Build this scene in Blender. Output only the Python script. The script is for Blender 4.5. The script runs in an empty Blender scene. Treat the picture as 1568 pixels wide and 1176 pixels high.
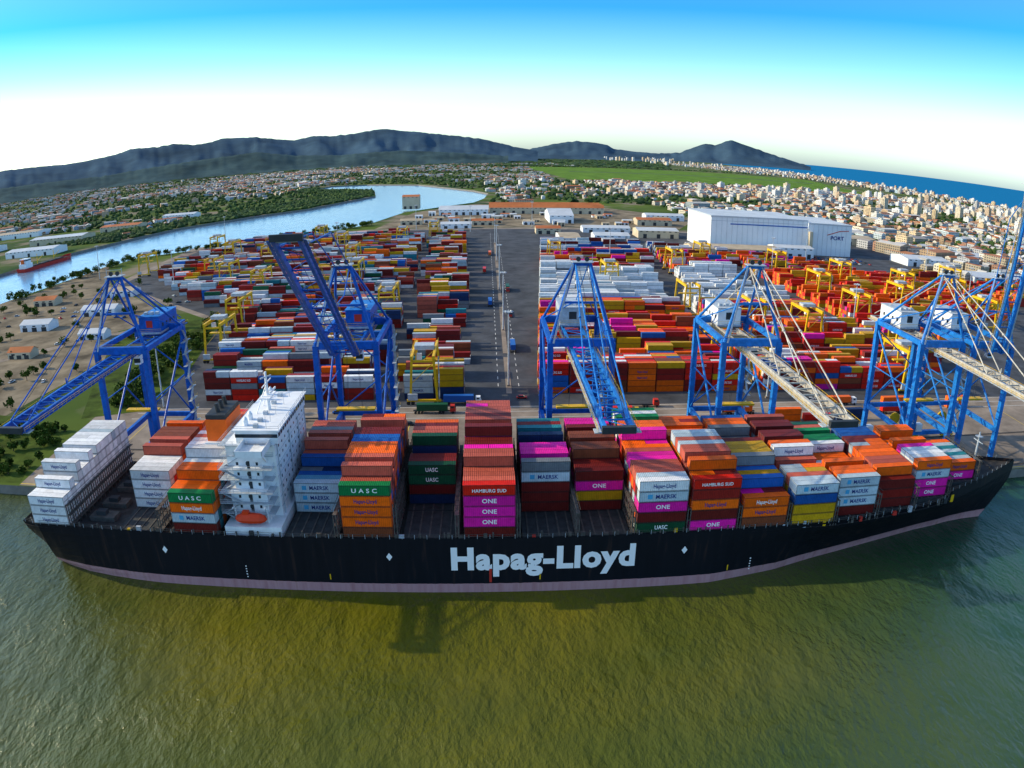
import bpy, math, random
import numpy as np
from mathutils import Vector, Matrix, noise, geometry
random.seed(7); np.random.seed(7); R=random.random; U=random.uniform
sc=bpy.context.scene
H=104.0; GZ=3.5
# ------------------------------------------------------------------ materials
def mat(name,col=(.5,.5,.5),rough=.6,metal=0.0,var=0.0,vs=.3,spec=.3):
    m=bpy.data.materials.new(name);m.use_nodes=True;nt=m.node_tree;b=nt.nodes['Principled BSDF']
    b.inputs['Base Color'].default_value=(*col,1);b.inputs['Roughness'].default_value=rough
    b.inputs['Metallic'].default_value=metal;b.inputs['Specular IOR Level'].default_value=spec
    if var:
        tc=nt.nodes.new('ShaderNodeTexCoord')
        n=nt.nodes.new('ShaderNodeTexNoise');n.inputs['Scale'].default_value=vs;n.inputs['Detail'].default_value=6;n.inputs['Roughness'].default_value=.65
        nt.links.new(tc.outputs['Object'],n.inputs['Vector'])
        r=nt.nodes.new('ShaderNodeValToRGB');r.color_ramp.elements[0].position=.3;r.color_ramp.elements[1].position=.7
        lo=1-var;hi=1+var*.6
        r.color_ramp.elements[0].color=(*[c*lo for c in col],1);r.color_ramp.elements[1].color=(*[min(1,c*hi) for c in col],1)
        nt.links.new(n.outputs['Fac'],r.inputs['Fac']);nt.links.new(r.outputs['Color'],b.inputs['Base Color'])
    return m
def mth(nt,op,a,b=None,clamp=False):
    n=nt.nodes.new('ShaderNodeMath');n.operation=op;n.use_clamp=clamp
    for i,v in enumerate((a,b)):
        if v is None: continue
        if isinstance(v,(int,float)): n.inputs[i].default_value=v
        else: nt.links.new(v,n.inputs[i])
    return n.outputs[0]
def mixc(nt,f,a,b,blend='MIX'):
    n=nt.nodes.new('ShaderNodeMix');n.data_type='RGBA';n.blend_type=blend
    for i,v in ((0,f),(6,a),(7,b)):
        if isinstance(v,(int,float)): n.inputs[i].default_value=v
        elif isinstance(v,tuple): n.inputs[i].default_value=(*v,1)
        else: nt.links.new(v,n.inputs[i])
    return n.outputs[2]
def container_mat():
    m=bpy.data.materials.new('painted_corrugated_steel');m.use_nodes=True;nt=m.node_tree;b=nt.nodes['Principled BSDF']
    at=nt.nodes.new('ShaderNodeAttribute');at.attribute_name='Col'
    kd=nt.nodes.new('ShaderNodeAttribute');kd.attribute_name='kind'
    uv=nt.nodes.new('ShaderNodeUVMap');sx=nt.nodes.new('ShaderNodeSeparateXYZ');nt.links.new(uv.outputs[0],sx.inputs[0])
    u,v=sx.outputs[0],sx.outputs[1];k=kd.outputs['Fac']
    isend=mth(nt,'COMPARE',k,1.0);nt.nodes[-1].inputs[2].default_value=.3
    istop=mth(nt,'COMPARE',k,2.0);nt.nodes[-1].inputs[2].default_value=.3
    tc=nt.nodes.new('ShaderNodeTexCoord')
    no=nt.nodes.new('ShaderNodeTexNoise');no.inputs['Scale'].default_value=.6;no.inputs['Detail'].default_value=5;no.inputs['Roughness'].default_value=.7;nt.links.new(tc.outputs['Object'],no.inputs['Vector'])
    dirt=mth(nt,'MULTIPLY_ADD',no.outputs['Fac'],.9);nt.nodes[-1].inputs[2].default_value=.56
    corr=mth(nt,'SINE',mth(nt,'MULTIPLY',u,2*math.pi/.46))
    grv=mth(nt,'MULTIPLY_ADD',corr,.09);nt.nodes[-1].inputs[2].default_value=.95  # groove shade painted into the colour so the corrugation shows
    grv=mixc(nt,isend,grv,(1,1,1))
    col=mixc(nt,1.0,at.outputs['Color'],dirt,'MULTIPLY');col=mixc(nt,1.0,col,grv,'MULTIPLY')
    au=mth(nt,'ABSOLUTE',u)
    e1=mth(nt,'GREATER_THAN',au,5.93);e2=mth(nt,'LESS_THAN',v,.2);e3=mth(nt,'GREATER_THAN',v,2.5)
    e=mth(nt,'MAXIMUM',e1,mth(nt,'MAXIMUM',e2,e3));e=mth(nt,'MULTIPLY',e,mth(nt,'SUBTRACT',1.0,istop))
    col=mixc(nt,mth(nt,'MULTIPLY',e,.6),col,(.02,.02,.02))
    bars=mth(nt,'GREATER_THAN',mth(nt,'FRACT',mth(nt,'DIVIDE',au,.55)),.82)
    bars=mth(nt,'MULTIPLY',mth(nt,'MULTIPLY',bars,isend),.55)
    col=mixc(nt,bars,col,(.25,.25,.25))
    rm=mth(nt,'MULTIPLY',mth(nt,'SUBTRACT',no.outputs['Fac'],.6,True),5.0,True)
    col=mixc(nt,mth(nt,'MULTIPLY',rm,.3),col,(.12,.05,.025))
    nt.links.new(col,b.inputs['Base Color']);b.inputs['Roughness'].default_value=.55;b.inputs['Specular IOR Level'].default_value=.15
    bp=nt.nodes.new('ShaderNodeBump');bp.inputs['Distance'].default_value=.04;bp.inputs['Strength'].default_value=.6
    nt.links.new(mth(nt,'MULTIPLY',corr,mth(nt,'SUBTRACT',1.0,isend)),bp.inputs['Height']);nt.links.new(bp.outputs[0],b.inputs['Normal'])
    return m
def city_mat():
    m=bpy.data.materials.new('rendered_wall_with_windows');m.use_nodes=True;nt=m.node_tree;b=nt.nodes['Principled BSDF']
    at=nt.nodes.new('ShaderNodeAttribute');at.attribute_name='Col'
    kd=nt.nodes.new('ShaderNodeAttribute');kd.attribute_name='kind'
    uv=nt.nodes.new('ShaderNodeUVMap');sx=nt.nodes.new('ShaderNodeSeparateXYZ');nt.links.new(uv.outputs[0],sx.inputs[0])
    fu=mth(nt,'FRACT',mth(nt,'DIVIDE',sx.outputs[0],3.4));fv=mth(nt,'FRACT',mth(nt,'DIVIDE',sx.outputs[1],3.0))
    w=mth(nt,'MULTIPLY',mth(nt,'GREATER_THAN',fu,.4),mth(nt,'MULTIPLY',mth(nt,'GREATER_THAN',fv,.3),mth(nt,'LESS_THAN',fv,.82)))
    w=mth(nt,'MULTIPLY',w,mth(nt,'LESS_THAN',kd.outputs['Fac'],1.5))
    col=mixc(nt,mth(nt,'MULTIPLY',w,.85),at.outputs['Color'],(.05,.06,.08))
    tc=nt.nodes.new('ShaderNodeTexCoord');no=nt.nodes.new('ShaderNodeTexNoise');no.inputs['Scale'].default_value=.2;no.inputs['Detail'].default_value=4
    nt.links.new(tc.outputs['Object'],no.inputs['Vector'])
    dirt=mth(nt,'MULTIPLY_ADD',no.outputs['Fac'],.7);nt.nodes[-1].inputs[2].default_value=.62
    col=mixc(nt,1.0,col,dirt,'MULTIPLY')
    nt.links.new(col,b.inputs['Base Color']);b.inputs['Roughness'].default_value=.8;b.inputs['Specular IOR Level'].default_value=.1
    return m
def foliage_mat(name,a,b_,vs=.4):
    m=mat(name,a,.8,spec=.1);nt=m.node_tree;b=nt.nodes['Principled BSDF']
    tc=nt.nodes.new('ShaderNodeTexCoord');n=nt.nodes.new('ShaderNodeTexNoise');n.inputs['Scale'].default_value=vs;n.inputs['Detail'].default_value=6
    nt.links.new(tc.outputs['Object'],n.inputs['Vector'])
    r=nt.nodes.new('ShaderNodeValToRGB');r.color_ramp.elements[0].position=.35;r.color_ramp.elements[1].position=.65
    r.color_ramp.elements[0].color=(*a,1);r.color_ramp.elements[1].color=(*b_,1)
    nt.links.new(n.outputs['Fac'],r.inputs['Fac']);nt.links.new(r.outputs['Color'],b.inputs['Base Color']);return m
M={}
M['cont']=container_mat();M['city']=city_mat()
M['blue']=mat('crane_blue_paint',(.004,.10,.46),.45,var=.4,vs=.5,spec=.2)
M['lblue']=mat('crane_light_blue_paint',(.015,.18,.56),.45,var=.4,vs=.5,spec=.2)
M['ltrim']=mat('galvanised_steel',(.42,.47,.52),.45,var=.3,vs=.8)
M['cream_steel']=mat('weathered_pale_boom_paint',(.45,.43,.38),.5,var=.45,vs=.6)
M['dark']=mat('dark_machinery',(.03,.035,.04),.6,var=.3)
M['white']=mat('white_paint',(.78,.8,.82),.45,var=.14,vs=.35)
M['yellow']=mat('yellow_paint',(.7,.42,.005),.5,var=.2)
M['orange']=mat('orange_paint',(.8,.13,.01),.5,var=.15)
M['red']=mat('red_paint',(.5,.03,.02),.5,var=.15)
M['glass']=mat('dark_glass',(.02,.03,.04),.1)
M['rubber']=mat('rubber',(.02,.02,.02),.9)
M['hatch']=mat('hatch_cover_steel',(.035,.04,.042),.75,var=.5,vs=.5)
M['lash']=mat('lashing_bridge_steel',(.085,.078,.07),.75,var=.5,vs=.7)
M['deck']=mat('deck_paint',(.035,.033,.032),.8,var=.5,vs=.4)
M['txtw']=mat('white_lettering',(.85,.85,.85),.5)
M['txtb']=mat('blue_lettering',(.01,.03,.2),.5)
M['trunk']=mat('bark',(.08,.055,.035),.9)
M['leaf']=foliage_mat('foliage',(.018,.045,.006),(.08,.13,.015),.5)
M['far_leaf']=foliage_mat('distant_foliage',(.020,.045,.016),(.06,.10,.025),.02)
M['lbl']=mat('pale_blue_emblem',(.06,.35,.6),.5)
# ------------------------------------------------------------------ builder
class B:
    def __init__(s): s.v=[];s.f=[];s.m=[];s.mats=[]
    def mi(s,k):
        mm=M[k]
        if mm not in s.mats: s.mats.append(mm)
        return s.mats.index(mm)
    def box(s,x0,y0,z0,x1,y1,z1,k):
        i=len(s.v);s.v+=[(x0,y0,z0),(x1,y0,z0),(x1,y1,z0),(x0,y1,z0),(x0,y0,z1),(x1,y0,z1),(x1,y1,z1),(x0,y1,z1)]
        s.f+=[(i,i+1,i+5,i+4),(i+1,i+2,i+6,i+5),(i+2,i+3,i+7,i+6),(i+3,i,i+4,i+7),(i+4,i+5,i+6,i+7),(i+3,i+2,i+1,i)];s.m+=[s.mi(k)]*6
    def beam(s,p,q,w,h,k):
        p=Vector(p);q=Vector(q);d=(q-p)
        if d.length<1e-4:return
        d.normalize();up=Vector((0,0,1)) if abs(d.z)<.95 else Vector((0,1,0))
        a=d.cross(up).normalized()*w/2;b=a.cross(d).normalized()*h/2
        i=len(s.v)
        for c in (p,q):
            for e in (-a-b,a-b,a+b,-a+b): s.v.append(tuple(c+e))
        s.f+=[(i,i+1,i+2,i+3),(i+7,i+6,i+5,i+4),(i,i+4,i+5,i+1),(i+1,i+5,i+6,i+2),(i+2,i+6,i+7,i+3),(i+3,i+7,i+4,i)];s.m+=[s.mi(k)]*6
    def cyl(s,p,q,r0,r1,n,k):
        p=Vector(p);q=Vector(q);d=(q-p).normalized();up=Vector((0,0,1)) if abs(d.z)<.95 else Vector((0,1,0))
        a=d.cross(up).normalized();b=a.cross(d).normalized();i=len(s.v)
        for c,r in ((p,r0),(q,r1)):
            for j in range(n):
                t=2*math.pi*j/n;s.v.append(tuple(c+a*math.cos(t)*r+b*math.sin(t)*r))
        for j in range(n):
            s.f.append((i+j,i+(j+1)%n,i+n+(j+1)%n,i+n+j));s.m.append(s.mi(k))
        s.f.append(tuple(i+j for j in range(n))[::-1]);s.f.append(tuple(i+n+j for j in range(n)));s.m+=[s.mi(k)]*2
    def poly(s,pts,k):
        i=len(s.v);s.v+=[tuple(p) for p in pts];s.f.append(tuple(range(i,i+len(pts))));s.m.append(s.mi(k))
    def text(s,body,x,y,z,width,height,k,bold=.02):
        me=textmesh(body,bold);i=len(s.v)
        X=[v[0] for v in me[0]];x0,x1=min(X),max(X)
        sx=width/(x1-x0);sz=height/me[2]
        for v in me[0]: s.v.append((x+(v[0]-x0)*sx,y,z+v[1]*sz))
        for f in me[1]: s.f.append(tuple(i+a for a in f));s.m.append(s.mi(k))
    def done(s,name,parent=None,smooth=False,loc=None):
        me=bpy.data.meshes.new(name);me.from_pydata(s.v,[],s.f)
        for mm in s.mats: me.materials.append(mm)
        me.polygons.foreach_set('material_index',s.m);
        if smooth: me.polygons.foreach_set('use_smooth',[True]*len(s.f))
        me.update();o=bpy.data.objects.new(name,me);sc.collection.objects.link(o)
        if parent: o.parent=parent
        if loc: o.location=loc
        return o
_tc={}
def textmesh(body,bold):
    if (body,bold) in _tc: return _tc[(body,bold)]
    c=bpy.data.curves.new('txt','FONT');c.body=body;c.size=1;c.offset=bold;c.resolution_u=3;c.space_character=1+bold*2
    o=bpy.data.objects.new('txt',c);sc.collection.objects.link(o)
    dg=bpy.context.evaluated_depsgraph_get();me=bpy.data.meshes.new_from_object(o.evaluated_get(dg))
    V=[tuple(v.co) for v in me.vertices];Fs=[tuple(p.vertices) for p in me.polygons]
    bpy.data.objects.remove(o);bpy.data.meshes.remove(me)
    _tc[(body,bold)]=(V,Fs,.72);return _tc[(body,bold)]
def boxes_mesh(name,arr,cols,mt,parent=None,rot=None):
    a=np.array(arr,float);n=len(a);c=np.array(cols,float)
    x0,y0,z0,x1,y1,z1=a.T
    V=np.stack([np.stack(t,1) for t in [(x0,y0,z0),(x1,y0,z0),(x1,y1,z0),(x0,y1,z0),(x0,y0,z1),(x1,y0,z1),(x1,y1,z1),(x0,y1,z1)]],1)
    if rot is not None:
        cx=((x0+x1)/2)[:,None];cy=((y0+y1)/2)[:,None];r=np.array(rot)[:,None]
        X=V[:,:,0]-cx;Y=V[:,:,1]-cy
        V[:,:,0]=cx+X*np.cos(r)-Y*np.sin(r);V[:,:,1]=cy+X*np.sin(r)+Y*np.cos(r)
    fb=np.array([[0,1,5,4],[1,2,6,5],[2,3,7,6],[3,0,4,7],[4,5,6,7]])
    Fs=(fb[None]+8*np.arange(n)[:,None,None]).reshape(-1,4)
    L=(x1-x0)/2;W=(y1-y0)/2;h=z1-z0;Z=0*h
    def q(a,lo,hi): return np.stack([np.stack([-a,lo],1),np.stack([a,lo],1),np.stack([a,hi],1),np.stack([-a,hi],1)],1)
    uv=np.stack([q(L,Z,h),q(W,Z,h),q(L,Z,h),q(W,Z,h),q(L,-W,W)],1)
    me=bpy.data.meshes.new(name);me.from_pydata(V.reshape(-1,3).tolist(),[],Fs.tolist())
    ul=me.uv_layers.new(name='UVMap');ul.data.foreach_set('uv',uv.ravel())
    ca=me.attributes.new('Col','FLOAT_COLOR','FACE');cc=np.ones((n,5,4));cc[:,:,:3]=c[:,None,:];ca.data.foreach_set('color',cc.ravel())
    ka=me.attributes.new('kind','FLOAT','FACE');ka.data.foreach_set('value',np.tile([0,1,0,1,2.],n))
    me.materials.append(mt);o=bpy.data.objects.new(name,me);sc.collection.objects.link(o)
    if parent:o.parent=parent
    return o
# ------------------------------------------------------------------ world, sun, camera
w=bpy.data.worlds.new("World");sc.world=w;w.use_nodes=True;nt=w.node_tree;bg=nt.nodes['Background']
sky=nt.nodes.new('ShaderNodeTexSky');sky.sky_type='NISHITA';sky.sun_disc=False
TS=Vector((-1.8,.2,.88)).normalized()
sky.sun_elevation=math.asin(TS.z);sky.sun_rotation=math.atan2(TS.x,TS.y)
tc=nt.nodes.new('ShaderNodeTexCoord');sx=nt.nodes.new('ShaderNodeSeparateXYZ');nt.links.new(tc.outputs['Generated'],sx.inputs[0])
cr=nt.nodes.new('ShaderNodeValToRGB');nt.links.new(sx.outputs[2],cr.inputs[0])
st=[(0,(.60,.78,1.0)),(.045,(.70,.86,1.0)),(.085,(.64,.84,1.0)),(.135,(.34,.64,.93)),(.2,(.07,.41,.78)),(.35,(.3,.48,.65)),(.6,(.80,.78,.76))]  # last stop: sky above the view brightened to add fill light
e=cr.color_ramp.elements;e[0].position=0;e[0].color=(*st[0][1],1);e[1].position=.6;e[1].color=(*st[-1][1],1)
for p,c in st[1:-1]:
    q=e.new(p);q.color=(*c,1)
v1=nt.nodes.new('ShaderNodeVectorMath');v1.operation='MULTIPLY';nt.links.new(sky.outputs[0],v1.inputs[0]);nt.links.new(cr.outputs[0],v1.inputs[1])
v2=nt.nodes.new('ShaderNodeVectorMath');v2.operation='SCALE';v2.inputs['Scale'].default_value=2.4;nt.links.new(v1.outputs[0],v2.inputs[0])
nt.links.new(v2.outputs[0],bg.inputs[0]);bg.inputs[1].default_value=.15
l=bpy.data.lights.new('sun','SUN');lo=bpy.data.objects.new('sun',l);sc.collection.objects.link(lo);l.energy=5.0;l.angle=math.radians(.5);l.color=(1,.83,.54)
lo.rotation_euler=TS.to_track_quat('Z','Y').to_euler();lo.location=(-400,100,300)
cd=bpy.data.cameras.new('camera');co=bpy.data.objects.new('camera',cd);sc.collection.objects.link(co);sc.camera=co
co.location=(0,0,H);co.rotation_euler=(math.pi/2-.32,0,-.035);cd.clip_end=400000;cd.clip_start=1
cd.sensor_width=36;cd.sensor_fit='HORIZONTAL';cd.lens=21;cd.type='PANO'
hold=cd if hasattr(cd,'panorama_type') else getattr(cd,'cycles',None)
if hold is not None:
    hold.panorama_type='FISHEYE_LENS_POLYNOMIAL';hold.fisheye_fov=math.pi
    hold.fisheye_polynomial_k0=0;hold.fisheye_polynomial_k1=-(1568/36.0/1112.0)
    hold.fisheye_polynomial_k2=0;hold.fisheye_polynomial_k3=0;hold.fisheye_polynomial_k4=0
sc.view_settings.view_transform='Standard'
# ------------------------------------------------------------------ water
wm=bpy.data.materials.new('murky_water');wm.use_nodes=True;nt=wm.node_tree;b=nt.nodes['Principled BSDF']
tc=nt.nodes.new('ShaderNodeTexCoord');sx=nt.nodes.new('ShaderNodeSeparateXYZ');nt.links.new(tc.outputs['Object'],sx.inputs[0])
def mr(o,a,b_):
    n=nt.nodes.new('ShaderNodeMapRange');n.inputs[1].default_value=a;n.inputs[2].default_value=b_;nt.links.new(o,n.inputs[0]);return n.outputs[0]
n=nt.nodes.new('ShaderNodeTexNoise');n.inputs['Scale'].default_value=.02;n.inputs['Detail'].default_value=5;nt.links.new(tc.outputs['Object'],n.inputs['Vector'])
c=mixc(nt,mr(n.outputs['Fac'],.35,.65),(.060,.070,.004),(.115,.105,.006))
c=mixc(nt,mth(nt,'MULTIPLY',mr(sx.outputs[1],110,60),.75),c,(.042,.072,.005))
c=mixc(nt,mr(sx.outputs[0],20,140),c,(.014,.058,.030))
c=mixc(nt,mr(sx.outputs[0],-60,-150),c,(.05,.068,.022))  # greyer towards the left: sky reflection painted into the water colour
riv=mr(sx.outputs[1],250,500)
c=mixc(nt,riv,c,(.13,.24,.36))  # pale sky reflection put into the river's base colour
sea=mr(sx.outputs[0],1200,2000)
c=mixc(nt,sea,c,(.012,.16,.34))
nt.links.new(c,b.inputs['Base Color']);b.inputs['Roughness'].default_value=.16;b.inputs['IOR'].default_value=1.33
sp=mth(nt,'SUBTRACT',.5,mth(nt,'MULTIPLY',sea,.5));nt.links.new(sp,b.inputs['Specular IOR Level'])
mp=nt.nodes.new('ShaderNodeMapping');mp.inputs['Rotation'].default_value=(0,0,.6);mp.inputs['Scale'].default_value=(.85,.42,1);nt.links.new(tc.outputs['Object'],mp.inputs[0])
n1=nt.nodes.new('ShaderNodeTexNoise');n1.inputs['Scale'].default_value=1.0;n1.inputs['Detail'].default_value=5;n1.inputs['Roughness'].default_value=.6;n1.inputs['Distortion'].default_value=.1;nt.links.new(mp.outputs[0],n1.inputs['Vector'])
n3=nt.nodes.new('ShaderNodeTexNoise');n3.inputs['Scale'].default_value=.05;n3.inputs['Detail'].default_value=3;nt.links.new(tc.outputs['Object'],n3.inputs['Vector'])
n4=nt.nodes.new('ShaderNodeTexNoise');n4.inputs['Scale'].default_value=.22;n4.inputs['Detail'].default_value=2;nt.links.new(mp.outputs[0],n4.inputs['Vector'])
hgt=mth(nt,'ADD',mth(nt,'MULTIPLY',n1.outputs['Fac'],mr(n3.outputs['Fac'],.1,.75)),mth(nt,'MULTIPLY',n4.outputs['Fac'],1.2))
bp=nt.nodes.new('ShaderNodeBump');bp.inputs['Distance'].default_value=1.25
nt.links.new(mth(nt,'SUBTRACT',.8,mth(nt,'MULTIPLY',riv,.66)),bp.inputs['Strength'])
nt.links.new(hgt,bp.inputs['Height']);nt.links.new(bp.outputs[0],b.inputs['Normal']);M['water']=wm
q=B();S=150000;q.poly([(-S,-S,0),(S,-S,0),(S,S,0),(-S,S,0)],'water');q.done('water')
# ------------------------------------------------------------------ land
lm=bpy.data.materials.new('mixed_land');lm.use_nodes=True;nt=lm.node_tree;b=nt.nodes['Principled BSDF'];b.inputs['Roughness'].default_value=.95;b.inputs['Specular IOR Level'].default_value=.05
tc=nt.nodes.new('ShaderNodeTexCoord')
def nz(s,d=6):
    n=nt.nodes.new('ShaderNodeTexNoise');n.inputs['Scale'].default_value=s;n.inputs['Detail'].default_value=d;nt.links.new(tc.outputs['Object'],n.inputs['Vector']);return n.outputs['Fac']
g=mixc(nt,mth(nt,'MULTIPLY',mth(nt,'SUBTRACT',nz(.004),.4),5,True),(.022,.055,.012),(.09,.13,.02))
d_=mixc(nt,nz(.08),(.14,.12,.09),(.27,.22,.15))
f=mth(nt,'MULTIPLY',mth(nt,'SUBTRACT',nz(.012),.5),8,True)
nt.links.new(mixc(nt,f,g,d_),b.inputs['Base Color']);M['land']=lm
river=[(-90000,-500),(-900,380),(-650,640),(-592,745),(-579,886),(-515,1139),(-350,1398),(-265,1742),(-310,2020),(-520,2180),(-520,2420),(-398,2430),(-213,2300),(-33,1890),(5,1750),(-5,1560),(-25,1440),(-138,1232),(-171,1024),(-276,860),(-412,788),(-440,532),(-470,300),(-420,197)]
coast=[(2300,197),(2380,1500),(2474,2752),(2640,4200),(3050,7300),(3800,12000),(5300,20000),(9000,90000)]
outline=river+[(-300,196),(700,196)]+coast+[(-90000,90000)]
q=B()
tri=geometry.tessellate_polygon([[Vector((x,y,0)) for x,y in outline]])
q.v=[(x,y,GZ) for x,y in outline];mi=q.mi('land')
for t in tri:
    a,b_,c_=[Vector(q.v[i]) for i in t]
    if (b_-a).cross(c_-a).z<0: t=(t[0],t[2],t[1])
    q.f.append(tuple(t));q.m.append(mi)
M['bank']=mat('quay_wall_concrete',(.2,.19,.17),.9,var=.3)
for i in range(len(outline)-2):
    (x0,y0),(x1,y1)=outline[i],outline[i+1];q.poly([(x0,y0,-3),(x1,y1,-3),(x1,y1,GZ),(x0,y0,GZ)],'bank')
q.done('ground')
M['apron']=mat('worn_concrete_pavement',(.25,.205,.165),.9,var=.5,vs=.06,spec=.1)
M['asph']=mat('asphalt',(.07,.076,.088),.9,var=.5,vs=.07,spec=.1)
M['sand']=mat('sandy_soil',(.22,.18,.125),.95,var=.65,vs=.045,spec=.05)
M['grass']=mat('grass',(.11,.2,.02),.95,var=.5,vs=.012,spec=.05)
M['verge']=mat('rough_grass',(.06,.095,.015),.95,var=.7,vs=.08,spec=.05)
M['line']=mat('road_marking_white',(.6,.6,.58),.7);M['yline']=mat('road_marking_yellow',(.6,.42,.05),.7)
M['rail']=mat('steel_rail',(.05,.045,.04),.5)
def sheet(name,pts,z,k):
    q=B();q.poly([(x,y,GZ+z) for x,y in pts],k);return q.done(name)
sheet('port_pavement',[(-166,196.5),(520,196.5),(560,900),(60,960),(-160,960),(-360,845),(-345,600),(-180,440)],.02,'apron')
sheet('container_yard_road',[(-150,275),(420,275),(560,890),(50,940),(-150,940),(-340,845),(-335,600),(-172,440)],.04,'asph')
sheet('sandy_lot',[(-425,300),(-225,240),(-200,440),(-345,600),(-425,740)],.05,'sand')
sheet('sandy_lot',[(-150,965),(260,960),(330,1120),(200,1330),(-20,1400),(-120,1220)],.05,'sand')
sheet('airport_grass_field',[(300,2650),(1500,2500),(2000,4300),(250,4900)],.1,'grass')
sheet('airport_runway',[(420,3700),(1700,3560),(1710,3610),(420,3755)],.2,'asph')
sheet('gravel_track',[(-350,310),(-342,306),(-225,420),(-232,424)],.09,'apron')
q=B()
for xx in (4.5,13.5):
    y=300
    while y<900: q.poly([(xx-.15,y,GZ+.06),(xx+.15,y,GZ+.06),(xx+.15,y+4,GZ+.06),(xx-.15,y+4,GZ+.06)],'line');y+=10
for yy in (262,268.5,274): q.poly([(-150,yy,GZ+.06),(400,yy,GZ+.06),(400,yy+.3,GZ+.06),(-150,yy+.3,GZ+.06)],'line')
for xx in range(-140,400,22): q.poly([(xx,236,GZ+.06),(xx+.3,236,GZ+.06),(xx+.3,256,GZ+.06),(xx,256,GZ+.06)],'yline')
q.poly([(-166,197.5,GZ+.06),(500,197.5,GZ+.06),(500,198,GZ+.06),(-166,198,GZ+.06)],'yline')
q.done('pavement_markings')
q=B()
for a,b_ in ((290,345),(352,470),(480,610),(622,800)): q.box(7.8,a,GZ,10.2,b_,GZ+.16,'apron')
q.done('median_kerb')
q=B()
for yy in (200,230):
    for dy in (-.4,.4): q.box(-160,yy+dy-.08,GZ+.02,500,yy+dy+.08,GZ+.2,'rail')
q.done('crane_rails')
# ------------------------------------------------------------------ mountains
M['mount']=mat('forested_slope_painted_haze',(.046,.085,.128),.95,var=.4,vs=.0012,spec=.02)  # bluish distance haze is mixed into the slope's base colour
M['mount2']=mat('nearer_slope_painted_haze',(.045,.078,.085),.95,var=.4,vs=.003,spec=.02)  # foothill green carries a painted blue haze tint as well
def ridge(name,pts,Rr,k,front=.7,seed=0):
    az=[p[0] for p in pts];el=[p[1] for p in pts];n=int((az[-1]-az[0])/.003)+2
    A=np.linspace(az[0],az[-1],n);E=np.interp(A,az,el);q=B();rows=[i/14 for i in range(15)]+[1.1,1.25]
    mi=q.mi(k)
    for j,a in enumerate(A):
        for t in rows:
            rr=Rr*(front+(1-front)*t);hh=H+Rr*math.tan(E[j]+.0012*noise.noise(Vector((a*150,seed,0))))
            if t<=1:
                s=t**1.5;nn=noise.noise(Vector((a*30+seed,t*2.2,seed)))*.7+noise.noise(Vector((a*90+seed,t*6,seed)))*.22
                h=hh*s*(1+nn*(1-t)*1.6)
            else: h=hh*(1-(t-1)*3)
            q.v.append((rr*math.sin(a),rr*math.cos(a),max(h,-5)))
    m_=len(rows)
    for j in range(n-1):
        for i in range(m_-1):
            a=j*m_+i;q.f.append((a,a+m_,a+m_+1,a+1));q.m.append(mi)
    return q.done(name,smooth=True)
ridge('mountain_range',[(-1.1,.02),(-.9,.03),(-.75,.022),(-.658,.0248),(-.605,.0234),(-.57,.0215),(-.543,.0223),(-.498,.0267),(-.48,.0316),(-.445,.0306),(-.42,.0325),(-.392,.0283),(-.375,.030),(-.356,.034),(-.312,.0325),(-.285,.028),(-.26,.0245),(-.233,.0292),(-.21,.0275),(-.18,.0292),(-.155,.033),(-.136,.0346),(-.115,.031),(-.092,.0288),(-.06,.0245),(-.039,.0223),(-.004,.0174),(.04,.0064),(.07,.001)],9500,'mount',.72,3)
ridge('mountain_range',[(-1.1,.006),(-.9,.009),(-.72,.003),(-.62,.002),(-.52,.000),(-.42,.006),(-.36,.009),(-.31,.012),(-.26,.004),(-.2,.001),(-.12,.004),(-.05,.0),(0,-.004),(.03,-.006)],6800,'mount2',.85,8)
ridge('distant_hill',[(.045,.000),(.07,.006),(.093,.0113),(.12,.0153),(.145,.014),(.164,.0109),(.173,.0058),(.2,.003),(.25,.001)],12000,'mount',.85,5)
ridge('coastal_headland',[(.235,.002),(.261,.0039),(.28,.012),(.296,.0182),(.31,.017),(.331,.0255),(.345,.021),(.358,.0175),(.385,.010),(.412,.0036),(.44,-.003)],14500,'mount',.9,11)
# ------------------------------------------------------------------ ship
ship=bpy.data.objects.new('container_ship',None);sc.collection.objects.link(ship)
YC=171.5;DZ=14.6
HD=[(-130,20.2),(-124,21.3),(-112,21.5),(90,21.5),(106,19.5),(120,17.2),(133,14.2),(148,9.0),(158,4.6),(165,1.6),(168,.25)]
HW=[(-130,9),(-124,14.5),(-115,18),(-100,20.5),(-87,21.5),(55,21.4),(75,17.5),(88,13.5),(110,8),(129,3.6),(145,1),(156,.2),(168,.1)]
def itp(L,x): return float(np.interp(x,[p[0] for p in L],[p[1] for p in L]))
def dz(x): return DZ+ (0 if x<128 else min(1,(x-128)/4)*2.6+max(0,(x-132))*.04)
hm=bpy.data.materials.new('black_hull_paint');hm.use_nodes=True;nt=hm.node_tree;b=nt.nodes['Principled BSDF'];b.inputs['Roughness'].default_value=.5;b.inputs['Specular IOR Level'].default_value=.15
tc=nt.nodes.new('ShaderNodeTexCoord');sx=nt.nodes.new('ShaderNodeSeparateXYZ');nt.links.new(tc.outputs['Object'],sx.inputs[0])
mp=nt.nodes.new('ShaderNodeMapping');mp.inputs['Scale'].default_value=(1.2,1,.12);nt.links.new(tc.outputs['Object'],mp.inputs[0])
n=nt.nodes.new('ShaderNodeTexNoise');n.inputs['Scale'].default_value=.5;n.inputs['Detail'].default_value=8;nt.links.new(mp.outputs[0],n.inputs['Vector'])
rust=mth(nt,'MULTIPLY',mth(nt,'SUBTRACT',n.outputs['Fac'],.58,True),4,True)
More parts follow.
